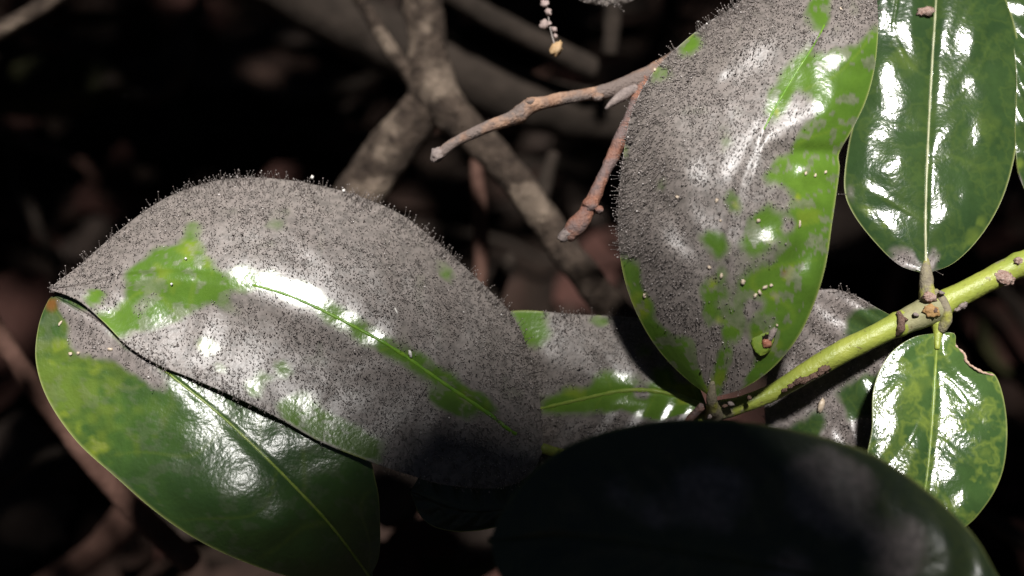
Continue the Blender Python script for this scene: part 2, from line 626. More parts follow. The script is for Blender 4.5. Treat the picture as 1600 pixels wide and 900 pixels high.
    idx = np.arange(n).reshape(ns, nt)
    F1 = np.stack([idx[:-1, :-1], idx[1:, :-1], idx[1:, 1:], idx[:-1, 1:]], -1).reshape(-1, 4)
    # keep top faces turned to the lens
    fn = np.cross(V[F1[:, 1]] - V[F1[:, 0]], V[F1[:, 3]] - V[F1[:, 0]])
    if (fn @ toward).mean() < 0:
        F1 = F1[:, ::-1]
    F2 = F1[:, ::-1] + n
    ring = np.concatenate([idx[0, :-1], idx[:-1, -1], idx[-1, :0:-1], idx[:0:-1, 0]])
    nx = np.roll(ring, -1)
    F3 = np.stack([ring, nx, nx + n, ring + n], -1)
    F = np.vstack([F1, F2, F3])
    two = lambda q: np.concatenate([q.ravel(), q.ravel()])
    o = mesh_obj('leaf', V, F, mat or M_LEAF, parent, origin=Pw[0, nt // 2],
                 attrs={'mould': two(mk2), 'spot': two(sp), 'brown': two(br), 'rim': two(rm), 'vein': two(vl * (1 - mk2))})
    if label: o['label'] = label
    if rib:
        s0, s1 = rib_range
        ii = np.linspace(s0 * (ns - 1), s1 * (ns - 1), 46).astype(int)
        c = nt // 2
        path = []
        for q, a_ in enumerate(ii):
            rr = rib[0] + (rib[1] - rib[0]) * (a_ / (ns - 1))
            zz = (Z[a_, c] if nt % 2 else .5 * (Z[a_, c - 1] + Z[a_, c])) - rr * rib_rise
            path.append((Mi[a_, 0], Mi[a_, 1], zz, rr * (1 + .18 * math.sin(q * 2.3 + seed))))
        v, f = tube_mesh(path, 60, 8, .12, .4, seed)
        mesh_obj('midrib', v, f, rib_mat or M_RIB, o)
    if mask is not None and hair and dens:
        hairs(o, 'mould_coat', S, T, Pw, N, PX, PY, Z, mask, dens, seed + 30, edge_out=out, cover=cover)

    def at_px(x, y):
        """surface depth and normal nearest to a position on the leaf"""
        k = np.argmin((PX - x) ** 2 + (PY - y) ** 2)
        return Z.ravel()[k], N.reshape(-1, 3)[k]
    o_fn[o.name] = at_px
    return o


o_fn = {}
DENS = 1 / 10.0

shrub = empty('shrub_branch', W([1112, 645, 20]), 'living green shrub branch whose broad leaves carry a coat of grey mould', 'branch')

# left leaf thick with mould
A_mask = mk_mask(True, seed=3, wob=8,
    cut=[[(188, 425), (215, 408), (250, 395), (286, 383), (284, 352), (303, 347), (311, 372), (318, 392), (340, 408), (346, 432), (362, 436), (352, 452), (366, 478), (352, 487), (335, 470), (318, 480), (300, 492), (262, 506), (235, 515), (185, 525), (160, 500), (150, 490), (175, 478), (190, 465), (196, 445)],
         [(345, 424), (365, 422), (400, 423), (440, 430), (480, 447), (520, 468), (548, 482), (575, 510), (600, 528), (640, 548), (690, 580), (740, 605), (775, 640), (770, 655), (735, 645), (690, 614), (640, 578), (600, 553), (560, 528), (520, 501), (470, 476), (420, 456), (350, 446)],
         [(432, 630), (468, 606), (490, 625), (520, 650), (560, 668), (598, 684), (592, 728), (540, 708), (470, 676)],
         [(660, 602), (700, 622), (735, 648), (705, 650), (675, 632)]],
    add=[[(205, 482), (232, 462), (247, 447), (240, 470), (218, 490)]],
    circ_cut=[(430, 350, 11), (697, 425, 9), (438, 577, 12), (393, 606, 14), (322, 541, 13), (146, 463, 12), (350, 575, 7), (410, 590, 8)])
leafA = make_leaf(shrub,
    [(850, 700), (800, 675), (765, 648), (690, 597), (620, 548), (560, 514), (480, 474), (420, 452), (350, 437), (270, 428), (190, 432), (120, 446), (78, 452)],
    [(850, 700), (845, 640), (838, 590), (815, 520), (790, 480), (740, 430), (690, 385), (630, 337), (560, 306), (490, 288), (430, 279), (380, 278), (330, 284), (270, 304), (220, 334), (170, 374), (120, 418), (90, 440), (78, 452)],
    [(850, 700), (830, 740), (780, 762), (700, 758), (640, 742), (580, 722), (500, 690), (440, 656), (380, 626), (300, 591), (250, 571), (200, 541), (160, 501), (120, 468), (78, 452)],
    [[30] * 5, [95, 38, 2, -14, -34], [100, 32, -12, -22, -52], [80, 26, -6, -16, -45], [8] * 5],
    mask=A_mask, ns=190, nt=131, quilt=.8, dens=DENS, seed=3, spots=[(300, 392, 22, .5), (255, 430, 18, .35), (322, 541, 13, .8), (120, 470, 10, .4), (730, 615, 14, .3)],
    browns=[(86, 462, 14, .9)], dirt=.34, rib=(4.0, 1.5), rib_mat=M_RIBA, rib_range=(.06, .62), facets=[(380, 432, 38, 32, 1), (420, 441, 38, 34, 1), (460, 455, 40, 34, 1), (505, 474, 40, 34, 1), (548, 498, 38, 32, 1), (590, 522, 30, 24, .8), (590, 525, 26, 16, .6), (455, 612, 24, 14, .6), (485, 640, 34, 20, .5), (397, 606, 14, 10, .6), (520, 430, 60, 50, .35)], label='broad leaf furred all over with grey mould, one bare green patch', rib_rise=-.4)

# glossy green leaf below it
E_mask = mk_mask(False, seed=12, wob=9,
    add=[[(90, 468), (150, 488), (205, 545), (245, 572), (268, 598), (240, 612), (205, 575), (165, 553), (130, 562), (112, 540), (108, 500)]],
    circ_add=[(245, 600, 17), (215, 560, 20)], circ_cut=[])
leafE = make_leaf(shrub,
    [(578, 902), (520, 825), (460, 760), (400, 700), (340, 645), (290, 605), (220, 550), (150, 500), (85, 462)],
    [(578, 902), (540, 912), (480, 908), (400, 885), (320, 850), (250, 805), (180, 745), (120, 690), (75, 625), (56, 565), (60, 510), (75, 470), (85, 462)],
    [(578, 902), (592, 870), (594, 820), (588, 755), (560, 690), (450, 622), (350, 570), (250, 520), (170, 478), (120, 460), (85, 462)],
    [[45] * 5, [-45, -72, -52, -38, -26], [-52, -66, -46, -30, -20], [-2, -16, -26, -22, -12], [24] * 5],
    mask=E_mask, ns=150, nt=121, quilt=1.4, nveins=5, dens=DENS * .75, seed=12, spots=[(95, 600, 120, .30), (95, 536, 16, .6), (80, 566, 9, .5), (152, 572, 12, .5), (155, 703, 16, .8), (100, 650, 9, .6), (122, 672, 12, .5), (60, 600, 8, .3)],
    mat=M_GLOSS, browns=[(82, 478, 12, .8)], rib=(2.8, 1.2), rib_rise=-.1, rib_mat=M_RIB, rib_range=(.0, .72), facets=[(375, 770, 66, 46, .55), (425, 805, 46, 30, .5), (345, 640, 40, 20, .5), (405, 662, 24, 20, .6), (462, 694, 40, 22, .6), (505, 728, 36, 26, .5)], label='glossy green leaf, bare but for a little mould at its tip', dirt=.12, rough=3.0,
    bumps=[(390, 775, -7, 60, 50), (440, 690, -4, 40, 26)])

# leaf in the middle, running behind the first
B_mask = mk_mask(True, seed=21, wob=7,
    cut=[[(795, 480), (848, 480), (858, 520), (842, 545), (815, 545), (805, 520)],
         [(840, 622), (880, 612), (940, 600), (985, 592), (1030, 598), (1095, 602), (1104, 640), (1060, 648), (1010, 652), (960, 640), (900, 652), (840, 647)],
         [(925, 590), (950, 578), (985, 585), (985, 598), (930, 602)], [(1020, 575), (1045, 570), (1060, 600), (1030, 605)]],
    circ_cut=[(938, 505, 12), (1010, 545, 8)], circ_add=[(1000, 612, 14)])
leafB = make_leaf(shrub,
    [(1106, 638), (1050, 616), (980, 610), (900, 626), (840, 640), (740, 665)],
    [(1106, 638), (1090, 600), (1062, 556), (1030, 518), (1000, 498), (900, 491), (790, 488), (740, 540), (740, 665)],
    [(1106, 638), (1060, 662), (1000, 692), (920, 722), (840, 742), (780, 720), (740, 665)],
    [[12] * 5, [105, 66, 42, 30, 15], [125, 88, 66, 50, 30], [140, 110, 92, 80, 60], [110] * 5],
    mask=B_mask, ns=110, nt=91, quilt=1.6, dens=DENS, seed=21, spots=[(1070, 612, 22, .7), (1040, 605, 14, .5), (900, 612, 14, .4)], rib=(4.5, 2.2), rib_rise=-.1, rib_mat=M_RIB, facets=[(965, 588, 30, 14, .8), (985, 630, 34, 10, .7), (1035, 590, 24, 14, .5)],
    label='mouldy leaf half covered by the most thickly furred leaf')

# big leaf on the right with mould on its left half
C_mask = mk_mask(True, seed=31, wob=9,
    cut=[[(1385, 25), (1345, 60), (1310, 82), (1278, 84), (1248, 122), (1252, 140), (1272, 150), (1270, 190), (1252, 215), (1232, 238), (1205, 262), (1180, 268), (1215, 285), (1238, 300), (1226, 326), (1200, 325), (1170, 345), (1158, 382), (1180, 402), (1215, 372), (1240, 378), (1205, 412), (1165, 428), (1158, 452), (1172, 470), (1200, 462), (1178, 500), (1172, 540), (1184, 562), (1160, 600), (1126, 624), (1260, 600), (1420, 300)],
         [(950, 398), (985, 404), (1004, 408), (996, 440), (1016, 476), (1032, 502), (1062, 540), (1086, 556), (1100, 590), (1112, 628), (1000, 570), (945, 430)],
         [(1142, 290), (1156, 300), (1160, 320), (1148, 338), (1140, 315)],
         [(1272, 66), (1250, 80), (1232, 106), (1216, 128), (1198, 158), (1200, 188), (1212, 198), (1240, 150), (1270, 90)],
         [(1120, 545), (1135, 540), (1145, 590), (1112, 630)], [(1030, 498), (1062, 520), (1092, 535), (1098, 570), (1104, 610), (1050, 575)], [(1152, 430), (1168, 470), (1160, 520), (1130, 530), (1128, 500), (1150, 480)]],
    circ_cut=[(1118, 380, 20), (1100, 372, 10), (1114, 452, 22), (1112, 492, 11), (1138, 494, 10), (1282, 20, 24), (1262, 12, 12), (1080, 72, 16), (1034, 116, 12), (1128, 226, 8), (1172, 214, 7), (1040, 292, 6), (978, 232, 8), (1132, 420, 9)],
    circ_add=[(1108, 560, 14), (1112, 580, 10), (1205, 500, 12), (1232, 352, 10), (1200, 395, 9), (1172, 478, 12)])
leafC = make_leaf(shrub,
    [(1112, 622), (1118, 560), (1122, 500), (1130, 430), (1142, 350), (1165, 270), (1200, 190), (1240, 120), (1275, 65), (1300, 10), (1320, -60), (1330, -110)],
    [(1112, 622), (1070, 590), (1030, 548), (1000, 500), (978, 445), (967, 385), (966, 320), (973, 250), (986, 180), (1012, 125), (1052, 80), (1102, 38), (1152, 6), (1220, -50), (1290, -95), (1330, -110)],
    [(1112, 622), (1160, 607), (1205, 577), (1245, 530), (1272, 475), (1290, 415), (1300, 350), (1308, 295), (1312, 262), (1311, 240), (1330, 205), (1352, 160), (1366, 110), (1372, 50), (1370, 0), (1360, -60), (1330, -110)],
    [[-25] * 5, [-25, -75, -85, -80, -58], [0, -70, -97, -90, -62], [30, -40, -72, -72, -56], [72, 8, -26, -32, -24], [105] * 5],
    mask=C_mask, ns=190, nt=131, quilt=1.0, nveins=6, dens=DENS, seed=31,
    spots=[(985, 468, 22, .7), (1000, 482, 14, .5), (1212, 178, 9, .8), (1262, 335, 14, .3), (1150, 320, 8, .6), (1232, 428, 9, .6), (1115, 440, 12, .6), (1125, 500, 9, .5), (1210, 458, 8, .6), (1200, 375, 12, .4), (1245, 310, 7, .7), (1115, 600, 18, .4), (1195, 530, 20, .35)],
    browns=[(1226, 428, 5, .6), (1110, 402, 5, .5)], dirt=.48, rib=(2.6, 1.3), rib_mat=M_RIBA, rib_range=(.56, .80), facets=[(1246, 118, 26, 34, .9), (1214, 165, 24, 34, .9), (1308, 92, 40, 13, .8), (1296, 142, 16, 24, .7), (1282, 172, 15, 22, .6), (1248, 265, 26, 14, .8), (1262, 415, 24, 44, .8), (1198, 362, 28, 26, .7), (1088, 262, 34, 34, .8), (1044, 372, 32, 30, .6), (1185, 85, 60, 60, .75), (1070, 200, 50, 50, .5), (1132, 118, 14, 14, .9)],
    bumps=[(1292, 175, -13, 44, 48), (1075, 250, -12, 70, 90), (1045, 385, -8, 50, 50), (1262, 240, 9, 60, 14), (1225, 385, -6, 40, 40), (1318, 95, -5, 30, 26), (1265, 420, -4, 18, 40)],
    label='large upright leaf, grey mould on one half and bright green on the other', rough=3.2, rib_rise=-.5)

# dark glossy leaf
D_mask = mk_mask(False, seed=41, wob=6, add=[[(1385, 405), (1405, 385), (1425, 388), (1438, 405), (1440, 428), (1415, 420)]], circ_add=[(1460, 400, 9), (1325, 306, 9), (1452, 420, 10)])
leafD = make_leaf(shrub,
    [(1447, 428), (1446, 350), (1448, 270), (1452, 180), (1457, 90), (1462, 10), (1466, -80), (1466, -140)],
    [(1447, 428), (1405, 414), (1365, 376), (1332, 332), (1319, 292), (1325, 230), (1338, 170), (1345, 100), (1352, 20), (1370, -60), (1420, -120), (1466, -140)],
    [(1447, 428), (1490, 411), (1530, 372), (1562, 320), (1582, 260), (1593, 190), (1596, 120), (1588, 50), (1568, -10), (1530, -80), (1466, -140)],
    [[14] * 5, [50, 36, 41, 37, 52], [96, 81, 86, 81, 97], [142, 127, 132, 127, 142], [190] * 5],
    mat=M_DARK, mask=D_mask, ns=130, nt=111, quilt=2.0, nveins=4.6, dens=DENS * .8, seed=41, vein_rise=1.6, facets=[(1402, 52, 20, 22, .8), (1390, 118, 26, 40, .85), (1377, 208, 24, 32, .85), (1370, 298, 20, 16, .8), (1507, 66, 25, 36, .85), (1516, 130, 24, 20, .85), (1524, 208, 24, 36, .85), (1503, 305, 17, 20, .75)], rib=(2.2, 1.5), rib_mat=M_RIBP, rib_rise=.3,
    spots=[(1350, 330, 12, .6), (1380, 350, 8, .5), (1520, 372, 16, .5), (1535, 350, 10, .5), (1410, 95, 20, .25), (1540, 200, 24, .2)],
    label='dark glossy leaf with a pale raised midrib and blistered surface')

# small leaf with a bitten edge
F_mask = mk_mask(False, seed=51)
leafF = make_leaf(shrub,
    [(1465, 520), (1461, 580), (1457, 650), (1450, 730), (1440, 800), (1430, 845)],
    [(1465, 520), (1425, 528), (1388, 556), (1365, 606), (1362, 670), (1354, 720), (1362, 780), (1395, 825), (1430, 845)],
    [(1465, 520), (1491, 521), (1494, 540), (1507, 552), (1513, 566), (1533, 579), (1555, 586), (1569, 625), (1574, 680), (1566, 740), (1540, 790), (1500, 828), (1430, 845)],
    [[14] * 5, [-2, -8, -4, -8, 0], [-33, -40, -36, -40, -32], [-64, -71, -66, -71, -62], [-96] * 5],
    mat=M_PALE, mask=F_mask, ns=110, nt=101, quilt=1.8, nveins=4, seed=51, vein_rise=1.4, facets=[(1386, 665, 17, 28, .75), (1404, 735, 24, 30, .75), (1502, 638, 25, 20, .75), (1482, 735, 28, 36, .8), (1500, 778, 24, 26, .7)], rib=(2.8, 1.6), rib_rise=.1,
    spots=[(1430, 600, 26, .5), (1400, 612, 16, .4), (1380, 700, 10, .4), (1530, 640, 20, .3), (1445, 660, 10, .5), (1555, 760, 14, .4)],
    label='small glossy leaf with a bitten notch beside its stalk')
v, f = tube_mesh([(1490, 521, 14, 1.4), (1493, 540, 11, 2.0), (1506, 553, 7, 2.2), (1512, 567, 3, 1.9), (1532, 580, -4, 2.1), (1555, 587, -1, 1.2)], 60, 8, .8, .12, 5)
mesh_obj('bitten_edge', v, f, M_BITE, leafF)

# leaf behind the stem
G_mask = mk_mask(True, seed=61, wob=7, cut=[[(1322, 500), (1345, 478), (1392, 486), (1420, 520), (1380, 540), (1320, 540)],
    [(1300, 620), (1345, 590), (1380, 575), (1385, 640), (1352, 652), (1330, 655), (1316, 640)], [(1230, 680), (1270, 640), (1292, 650), (1280, 700), (1230, 720)]])
leafG = make_leaf(shrub,
    [(1405, 500), (1362, 560), (1315, 630), (1275, 700), (1250, 760)],
    [(1405, 500), (1372, 482), (1332, 460), (1290, 452), (1240, 470), (1205, 560), (1195, 650), (1212, 720), (1250, 760)],
    [(1405, 500), (1412, 560), (1402, 640), (1378, 705), (1320, 760), (1250, 760)],
    [[34] * 5, [90, 72, 62, 54, 46], [120, 96, 76, 60, 46], [110, 96, 76, 60, 50], [70] * 5],
    mat=M_DARK, mask=G_mask, ns=100, nt=91, quilt=2.0, seed=61, dens=DENS, rib=None, facets=[(1385, 503, 26, 18, .9), (1352, 522, 22, 18, .7), (1355, 602, 18, 26, .7)], label='mouldy leaf crossed by the bright green stem')

# front leaf in deep shade
H_mask = mk_mask(False, seed=71, wob=14, circ_add=[(960, 770, 30), (1110, 775, 60), (1300, 770, 70), (1030, 800, 30), (1400, 850, 50), (1240, 900, 40)], freckle=.5)  # grey mould patches that also paint in the leaf's faint sheen
leafH = make_leaf(shrub,
    [(1600, 960), (1400, 922), (1200, 886), (1000, 852), (880, 838), (765, 845)],
    [(1600, 960), (1562, 905), (1520, 835), (1450, 767), (1350, 703), (1200, 664), (1050, 656), (920, 683), (842, 728), (787, 795), (765, 845)],
    [(1600, 960), (1500, 1020), (1300, 1050), (1100, 1040), (900, 980), (790, 910), (765, 845)],
    [[-360] * 5, [-335, -375, -382, -392, -390], [-325, -375, -388, -405, -410], [-320, -365, -378, -390, -390], [-335] * 5],
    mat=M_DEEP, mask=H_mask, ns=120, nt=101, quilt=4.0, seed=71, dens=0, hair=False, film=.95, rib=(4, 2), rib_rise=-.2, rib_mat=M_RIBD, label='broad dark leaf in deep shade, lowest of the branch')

# dark leaf under the thickly moulded one
leafJ = make_leaf(shrub, [(880, 780), (740, 798), (640, 768)], [(880, 780), (800, 700), (690, 705), (640, 768)],
    [(880, 780), (800, 816), (720, 830), (665, 815), (640, 768)], [[30] * 5, [50, 40, 35, 30, 20], [45] * 5], mat=M_DEEP,
    mask=mk_mask(False), ns=60, nt=51, quilt=2, seed=77, rib=None, label='dark leaf tucked under the most thickly furred leaf')

# leaf reaching in from the side behind the dark glossy one
leafK = make_leaf(shrub, [(1625, 330), (1636, 200), (1630, 60), (1600, -60)], [(1625, 330), (1596, 285), (1586, 220), (1588, 120), (1578, 40), (1562, -20), (1600, -60)],
    [(1625, 330), (1690, 260), (1710, 120), (1680, -20), (1600, -60)], [[60] * 5, [80, 82, 90, 82, 90], [120, 116, 122, 120, 130], [190] * 5], mat=M_DARK,
    mask=mk_mask(False, circ_add=[(1596, 285, 10)], seed=81), ns=80, nt=61, quilt=4, seed=81, facets=[(1590, 12, 30, 40, .95)], rib=(4, 2), spots=[(1592, 255, 8, .8)], label='glossy leaf just showing behind the blistered dark leaf')
# mouldy tip hanging down from above
leafL = make_leaf(shrub, [(948, -58), (946, -25), (945, 9)], [(948, -58), (895, -48), (885, -18), (910, 3), (945, 9)],
    [(948, -58), (1000, -48), (1008, -18), (985, 3), (945, 9)], [[160] * 5, [170, 150, 140, 150, 170], [150] * 5], mat=M_LEAF,
    mask=mk_mask(True), ns=50, nt=41, quilt=1, seed=85, dens=DENS * .6, rib=None, label='tip of a mouldy leaf hanging above the dry twigs')

# ---------------------------------------------------------------- stem
STEM_PATH = [(1040, 700, 60, 13.7), (1075, 668, 50, 14.6), (1112, 645, 34, 16.2), (1160, 632, 34, 13.7), (1210, 612, 30, 13.7), (1260, 582, 20, 16.2), (1310, 553, 14, 17.8), (1370, 523, 12, 17.8), (1405, 506, 14, 18.6), (1435, 493, 18, 21.8), (1462, 481, 20, 22.7), (1482, 470, 20, 19.4), (1530, 445, 20, 17.8), (1570, 425, 20, 18.6), (1620, 400, 20, 17.8), (1700, 360, 22, 17.8)]
v, f = tube_mesh(STEM_PATH, 190, 24, .06, .7, 3, knots=[(.09, .012, .18), (.56, .008, .1), (.645, .012, .12), (.84, .012, .12)])
sp_ = catmull(STEM_PATH, 190)
sx = np.repeat(np.concatenate([[sp_[0, 0]], sp_[:, 0], [sp_[-1, 0]]]), 24)
cr = np.clip(1.4 - np.abs(sx - 1440) / 36, 0, 1) + np.clip(1.4 - np.abs(sx - 1122) / 40, 0, 1) * .7 + np.clip(1 - np.abs(sx - 1572) / 30, 0, 1) * .5
stem = mesh_obj('stem', v, f, M_STEM, shrub, attrs={'crusty': np.clip(cr, 0, 1)})


def stem_piece(name, path, mat, rough=.2, n=24, sides=12, seed=0, ns_=.5):
    v_, f_ = tube_mesh(path, n, sides, rough, ns_, seed)
    return mesh_obj(name, v_, f_, mat, stem)


stem_piece('stem_ring', [(1460, 455, 8, 6), (1472, 468, 2, 7), (1478, 486, 0, 8), (1478, 502, 4, 9), (1470, 516, 12, 8)], M_NODE, .15, 30, 10, 4)
stem_piece('stem_ring', [(1404, 488, 0, 4), (1408, 500, -10, 6), (1408, 514, -8, 6), (1400, 524, 4, 4)], M_CRUST, .4, 24, 8, 6)
stem_piece('leaf_stalk', [(1447, 405, 24, 5), (1447, 425, 14, 9), (1448, 445, 12, 11.5), (1450, 462, 14, 15), (1453, 480, 20, 21)], M_NODE, .14, 24, 12, 8)
stem_piece('leaf_stalk', [(1464, 545, 6, 4), (1465, 526, 12, 6.5), (1466, 512, 16, 10), (1465, 496, 20, 15)], M_STEM, .1, 20, 12, 9)
stem_piece('leaf_stalk', [(1113, 596, -34, 4), (1112, 616, -26, 7), (1113, 632, -12, 10), (1116, 648, 20, 15)], M_NODE, .16, 20, 12, 10)
stem_piece('leaf_stalk', [(1398, 502, 38, 8), (1412, 500, 26, 9), (1430, 494, 20, 10)], M_STEM, .1, 16, 10, 11)
stem_piece('leaf_stalk', [(845, 700, 34, 8), (920, 720, 60, 9), (1000, 722, 70, 10), (1046, 696, 58, 12)], M_STEM, .1, 24, 10, 12)
stem_piece('leaf_stalk', [(1046, 696, 50, 5), (1070, 664, 20, 6), (1098, 634, 0, 6.5)], M_TWIGR, .12, 20, 10, 13)
for q, (x, y, z_, r_, m_) in enumerate([(1456, 486, -5, 13, M_BUD), (1452, 464, -3, 11, M_SCAB)]):
    v, f = blob_mesh((x, y, z_), r_, r_ * .7, 5, .3, .35, q, 22, 14)
    mesh_obj('bud', v, f, m_, stem)
v, f = blob_mesh((1570, 434, 4), 15, 11, 7, .35, .4, 5, 26, 18)
scab = mesh_obj('scab', v, f, M_SCAB, stem)
v, f = blob_mesh((1592, 408, 4), 8, 6, 7, .5, .5, 6, 14, 10)
mesh_obj('scab', v, f, M_SCAB, stem)
for q, (x, y, r_) in enumerate([(1236, 603, 7), (1247, 596, 9), (1258, 594, 10), (1270, 588, 9), (1288, 577, 12), (1281, 583, 9), (1225, 610, 6), (1505, 478, 9), (1496, 484, 6)]):
    v, f = blob_mesh((x, y, 2), r_ * .9, r_ * .5, 6, -.5, .6, q + 11, 14, 10)
    mesh_obj('crust', v, f, M_CRUST if q < 7 else M_TIP, stem)
for q in range(4):
    x = rng.uniform(1405, 1476)
    y = 496 - (x - 1420) * .42 + rng.uniform(-20, 20)
    v, f = blob_mesh((x, y, -6), rng.uniform(3, 6), rng.uniform(2.5, 4.5), 6, rng.uniform(0, 3), .5, q + 31, 9, 6)
    mesh_obj('crust', v, f, M_TIP if q % 3 else M_CRUST, stem)
for q in range(4):
    x = rng.uniform(1098, 1172)
    v, f = blob_mesh((x, 646 - (x - 1112) * .3 + rng.uniform(-12, 12), -2), rng.uniform(3, 6), rng.uniform(2.5, 5), 6, rng.uniform(0, 3), .5, q + 61, 9, 6)
    mesh_obj('crust', v, f, M_TIP if q % 2 else M_CRUST, stem)

# gall with a hole on the big leaf
zc, _ = o_fn[leafC.name](1195, 530)
v, f = blob_mesh((1192, 531, zc - 1), 17, 23, 2.4, .15, .18, 2, 24, 10)
gall = mesh_obj('gall', v, f, M_YRING, leafC)
v, f = blob_mesh((1196, 530, zc - 4), 5, 8, 2.2, .2, .4, 12, 18, 8)  # dark lump painted in for the shade inside the hole
mesh_obj('gall_hole_shade', v, f, M_SOIL, leafC)
v, f = blob_mesh((1198, 536, zc - 4), 8, 7, 5, .2, .35, 4, 16, 10)
mesh_obj('gall_bead', v, f, M_RED, leafC)
v, f = blob_mesh((1206, 523, zc - 3), 5, 13, 4, .5, .5, 9, 16, 12)
mesh_obj('gall_tuft', v, f, M_TIP, leafC)

# ---------------------------------------------------------------- dry forked twig
twig = empty('dry_twig', W([1012, 118, 150]), 'broken forked dry twig with orange bark beside the upright mouldy leaf', 'twig')
v, f = tube_mesh([(681, 246, 115, 9.9), (690, 238, 115, 9.0), (712, 222, 117, 8.1), (760, 199, 120, 9.5), (805, 183, 124, 11.7), (828, 166, 126, 12.6), (850, 160, 128, 10.3), (900, 150, 132, 10.3), (945, 143, 138, 10.8), (985, 130, 144, 13.5), (1030, 108, 152, 14.4), (1110, 60, 170, 15.3)], 110, 16, .15, .6, 21, knots=[(.31, .02, .14), (.60, .02, .1)])
fork1 = mesh_obj('fork', v, f, M_TWIG, twig)
v, f = tube_mesh([(888, 372, 105, 9.9), (900, 355, 105, 15.3), (915, 333, 107, 12.6), (930, 306, 110, 11.7), (938, 285, 112, 9.5), (955, 250, 118, 9.9), (975, 205, 126, 10.8), (992, 165, 134, 9.9), (1008, 122, 146, 12.6)], 100, 16, .2, .5, 22)
fork2 = mesh_obj('fork', v, f, M_TWIGR, twig)
v, f = blob_mesh((682, 242, 113), 10, 12, 11, .6, .45, 3, 16, 10)
mesh_obj('broken_end', v, f, M_TIP, fork1)
v, f = blob_mesh((828, 158, 118), 9, 6, 9, -.3, .4, 4)
mesh_obj('knot', v, f, M_TWIG, fork1)
v, f = blob_mesh((934, 152, 126), 9, 7, 8, -.2, .4, 8)
mesh_obj('knot', v, f, M_TWIG, fork1)
v, f = tube_mesh([(946, 170, 128, 2), (958, 160, 128, 6), (975, 148, 132, 9), (992, 136, 140, 8)], 20, 10, .3, .4, 24)
mesh_obj('bark_flap', v, f, M_TIP, fork1)
v, f = blob_mesh((884, 366, 102), 9, 13, 11, .8, .5, 7, 16, 10)
mesh_obj('broken_end', v, f, M_TIP, fork2)
for q, (x, y, r_) in enumerate([(922, 320, 12), (936, 328, 7)]):
    v, f = blob_mesh((x, y, 100), r_, r_ * .9, 9, .3, .5, q + 40)
    mesh_obj('knot', v, f, M_TWIGR, fork2)

# ---------------------------------------------------------------- hanging string of debris
ds = empty('debris_string', W([868, 78, 160]), 'string of tiny pink debris bits on a thread ending in a beige bud', 'debris string')
v, f = tube_mesh([(850, -60, 160, 1), (855, 10, 160, 1), (860, 45, 160, 1), (868, 75, 160, 1.2)], 20, 6)
mesh_obj('thread', v, f, M_THREAD, ds)
for q, (x, y, r_) in enumerate([(851, 6, 7), (857, 19, 6), (850, 38, 8), (858, 37, 4), (866, 46, 5), (868, 56, 4), (852, -12, 7)]):
    v, f = blob_mesh((x, y, 158), r_ * 1.05, r_ * .8, r_ * .8, q * .9, .45, q + 50)
    mesh_obj('debris_bit', v, f, M_PINK, ds)
v, f = blob_mesh((869, 76, 158), 9, 12, 9, .5, .4, 63, 16, 10)
mesh_obj('bud', v, f, M_BEIGE, ds)


# ---------------------------------------------------------------- grains lying on the leaves
def grain(x, y, leaf, rx, ry, rot, mat, label, group, lift=.6, cat='grain', name='pale_grain'):
    z_, n_ = o_fn[leaf.name](x, y)
    rx, ry = rx * .68, ry * .68
    v_, f_ = blob_mesh((x, y, z_ - min(rx, ry) * lift * .5 - (2 if mat is M_WHITE else 0)), rx, ry, min(rx, ry), rot, .5, int(x) % 50, 10, 7)
    o = mesh_obj(name, v_, f_, mat)
    return tag(o, label, cat, group)


for (x, y, r1, r2, a_) in [(1259, 271, 3, 5, .3), (1274, 274, 3, 4.6, .4), (1290, 269, 3, 4.4, .6), (1058, 308, 4.5, 4, 0), (1120, 313, 4, 6, .3), (1185, 345, 5.5, 4.5, -.3), (1127, 431, 4, 6.5, .2), (1108, 418, 5, 4, .5), (1161, 441, 5.5, 6, .2), (1180, 462, 4, 6, .7), (1187, 457, 4, 6, -.3), (1195, 449, 6.5, 4, -.5), (1205, 446, 5, 3.5, -.4), (1007, 462, 4, 5.5, -.2), (1250, 350, 3, 8, .1), (1126, 345, 3, 3, 0), (1214, 508, 3, 3, 0), (1314, 14, 3.5, 5, -.5), (1023, 109, 4, 4, 0)]:
    grain(x, y, leafC, r1, r2, a_, M_GRAIN, 'tiny pale oval grain stuck to the large half green upright leaf', 'grains on the upright leaf')
for (x, y, r1, r2, a_) in [(110, 553, 5, 4, 0), (122, 552, 4, 4, .4), (172, 546, 7, 4, .1), (186, 513, 4, 3.5, 0), (94, 505, 3, 7, .6)]:
    grain(x, y, leafE, r1, r2, a_, M_GRAIN, 'tiny pale grain on the glossy green leaf near its mouldy tip', 'grains on the glossy green leaf', lift=1.0)
for (x, y, r1, r2, a_) in [(641, 553, 4, 9, -.3), (619, 486, 2.5, 8, -.4), (488, 277, 4, 5, 0), (537, 298, 4, 4, 0), (545, 650, 2.5, 2.5, 0), (657, 676, 2.5, 2.5, 0), (268, 444, 3, 3, 0), (290, 404, 3, 3, 0)]:
    grain(x, y, leafA, r1, r2, a_, M_WHITE, 'tiny white bead among the fur of the most thickly moulded leaf', 'white beads on the furred leaf', lift=.8, name='white_bead', cat='bead')
zd, _ = o_fn[leafD.name](1447, 18)
v, f = blob_mesh((1447, 18, zd - 6), 14, 7, 6, -.2, .5, 90, 14, 9)
tag(mesh_obj('bark_scrap', v, f, M_SCAB), 'small pinkish bark scrap on the midrib of the dark glossy leaf', 'scrap')
zg, _ = o_fn[leafG.name](1283, 634)
v, f = blob_mesh((1283, 634, zg - 4), 5, 11, 5, .3, .4, 91, 12, 8)
tag(mesh_obj('pale_flake', v, f, M_GRAIN), 'pale flake on the mouldy leaf below the green stem', 'flake')


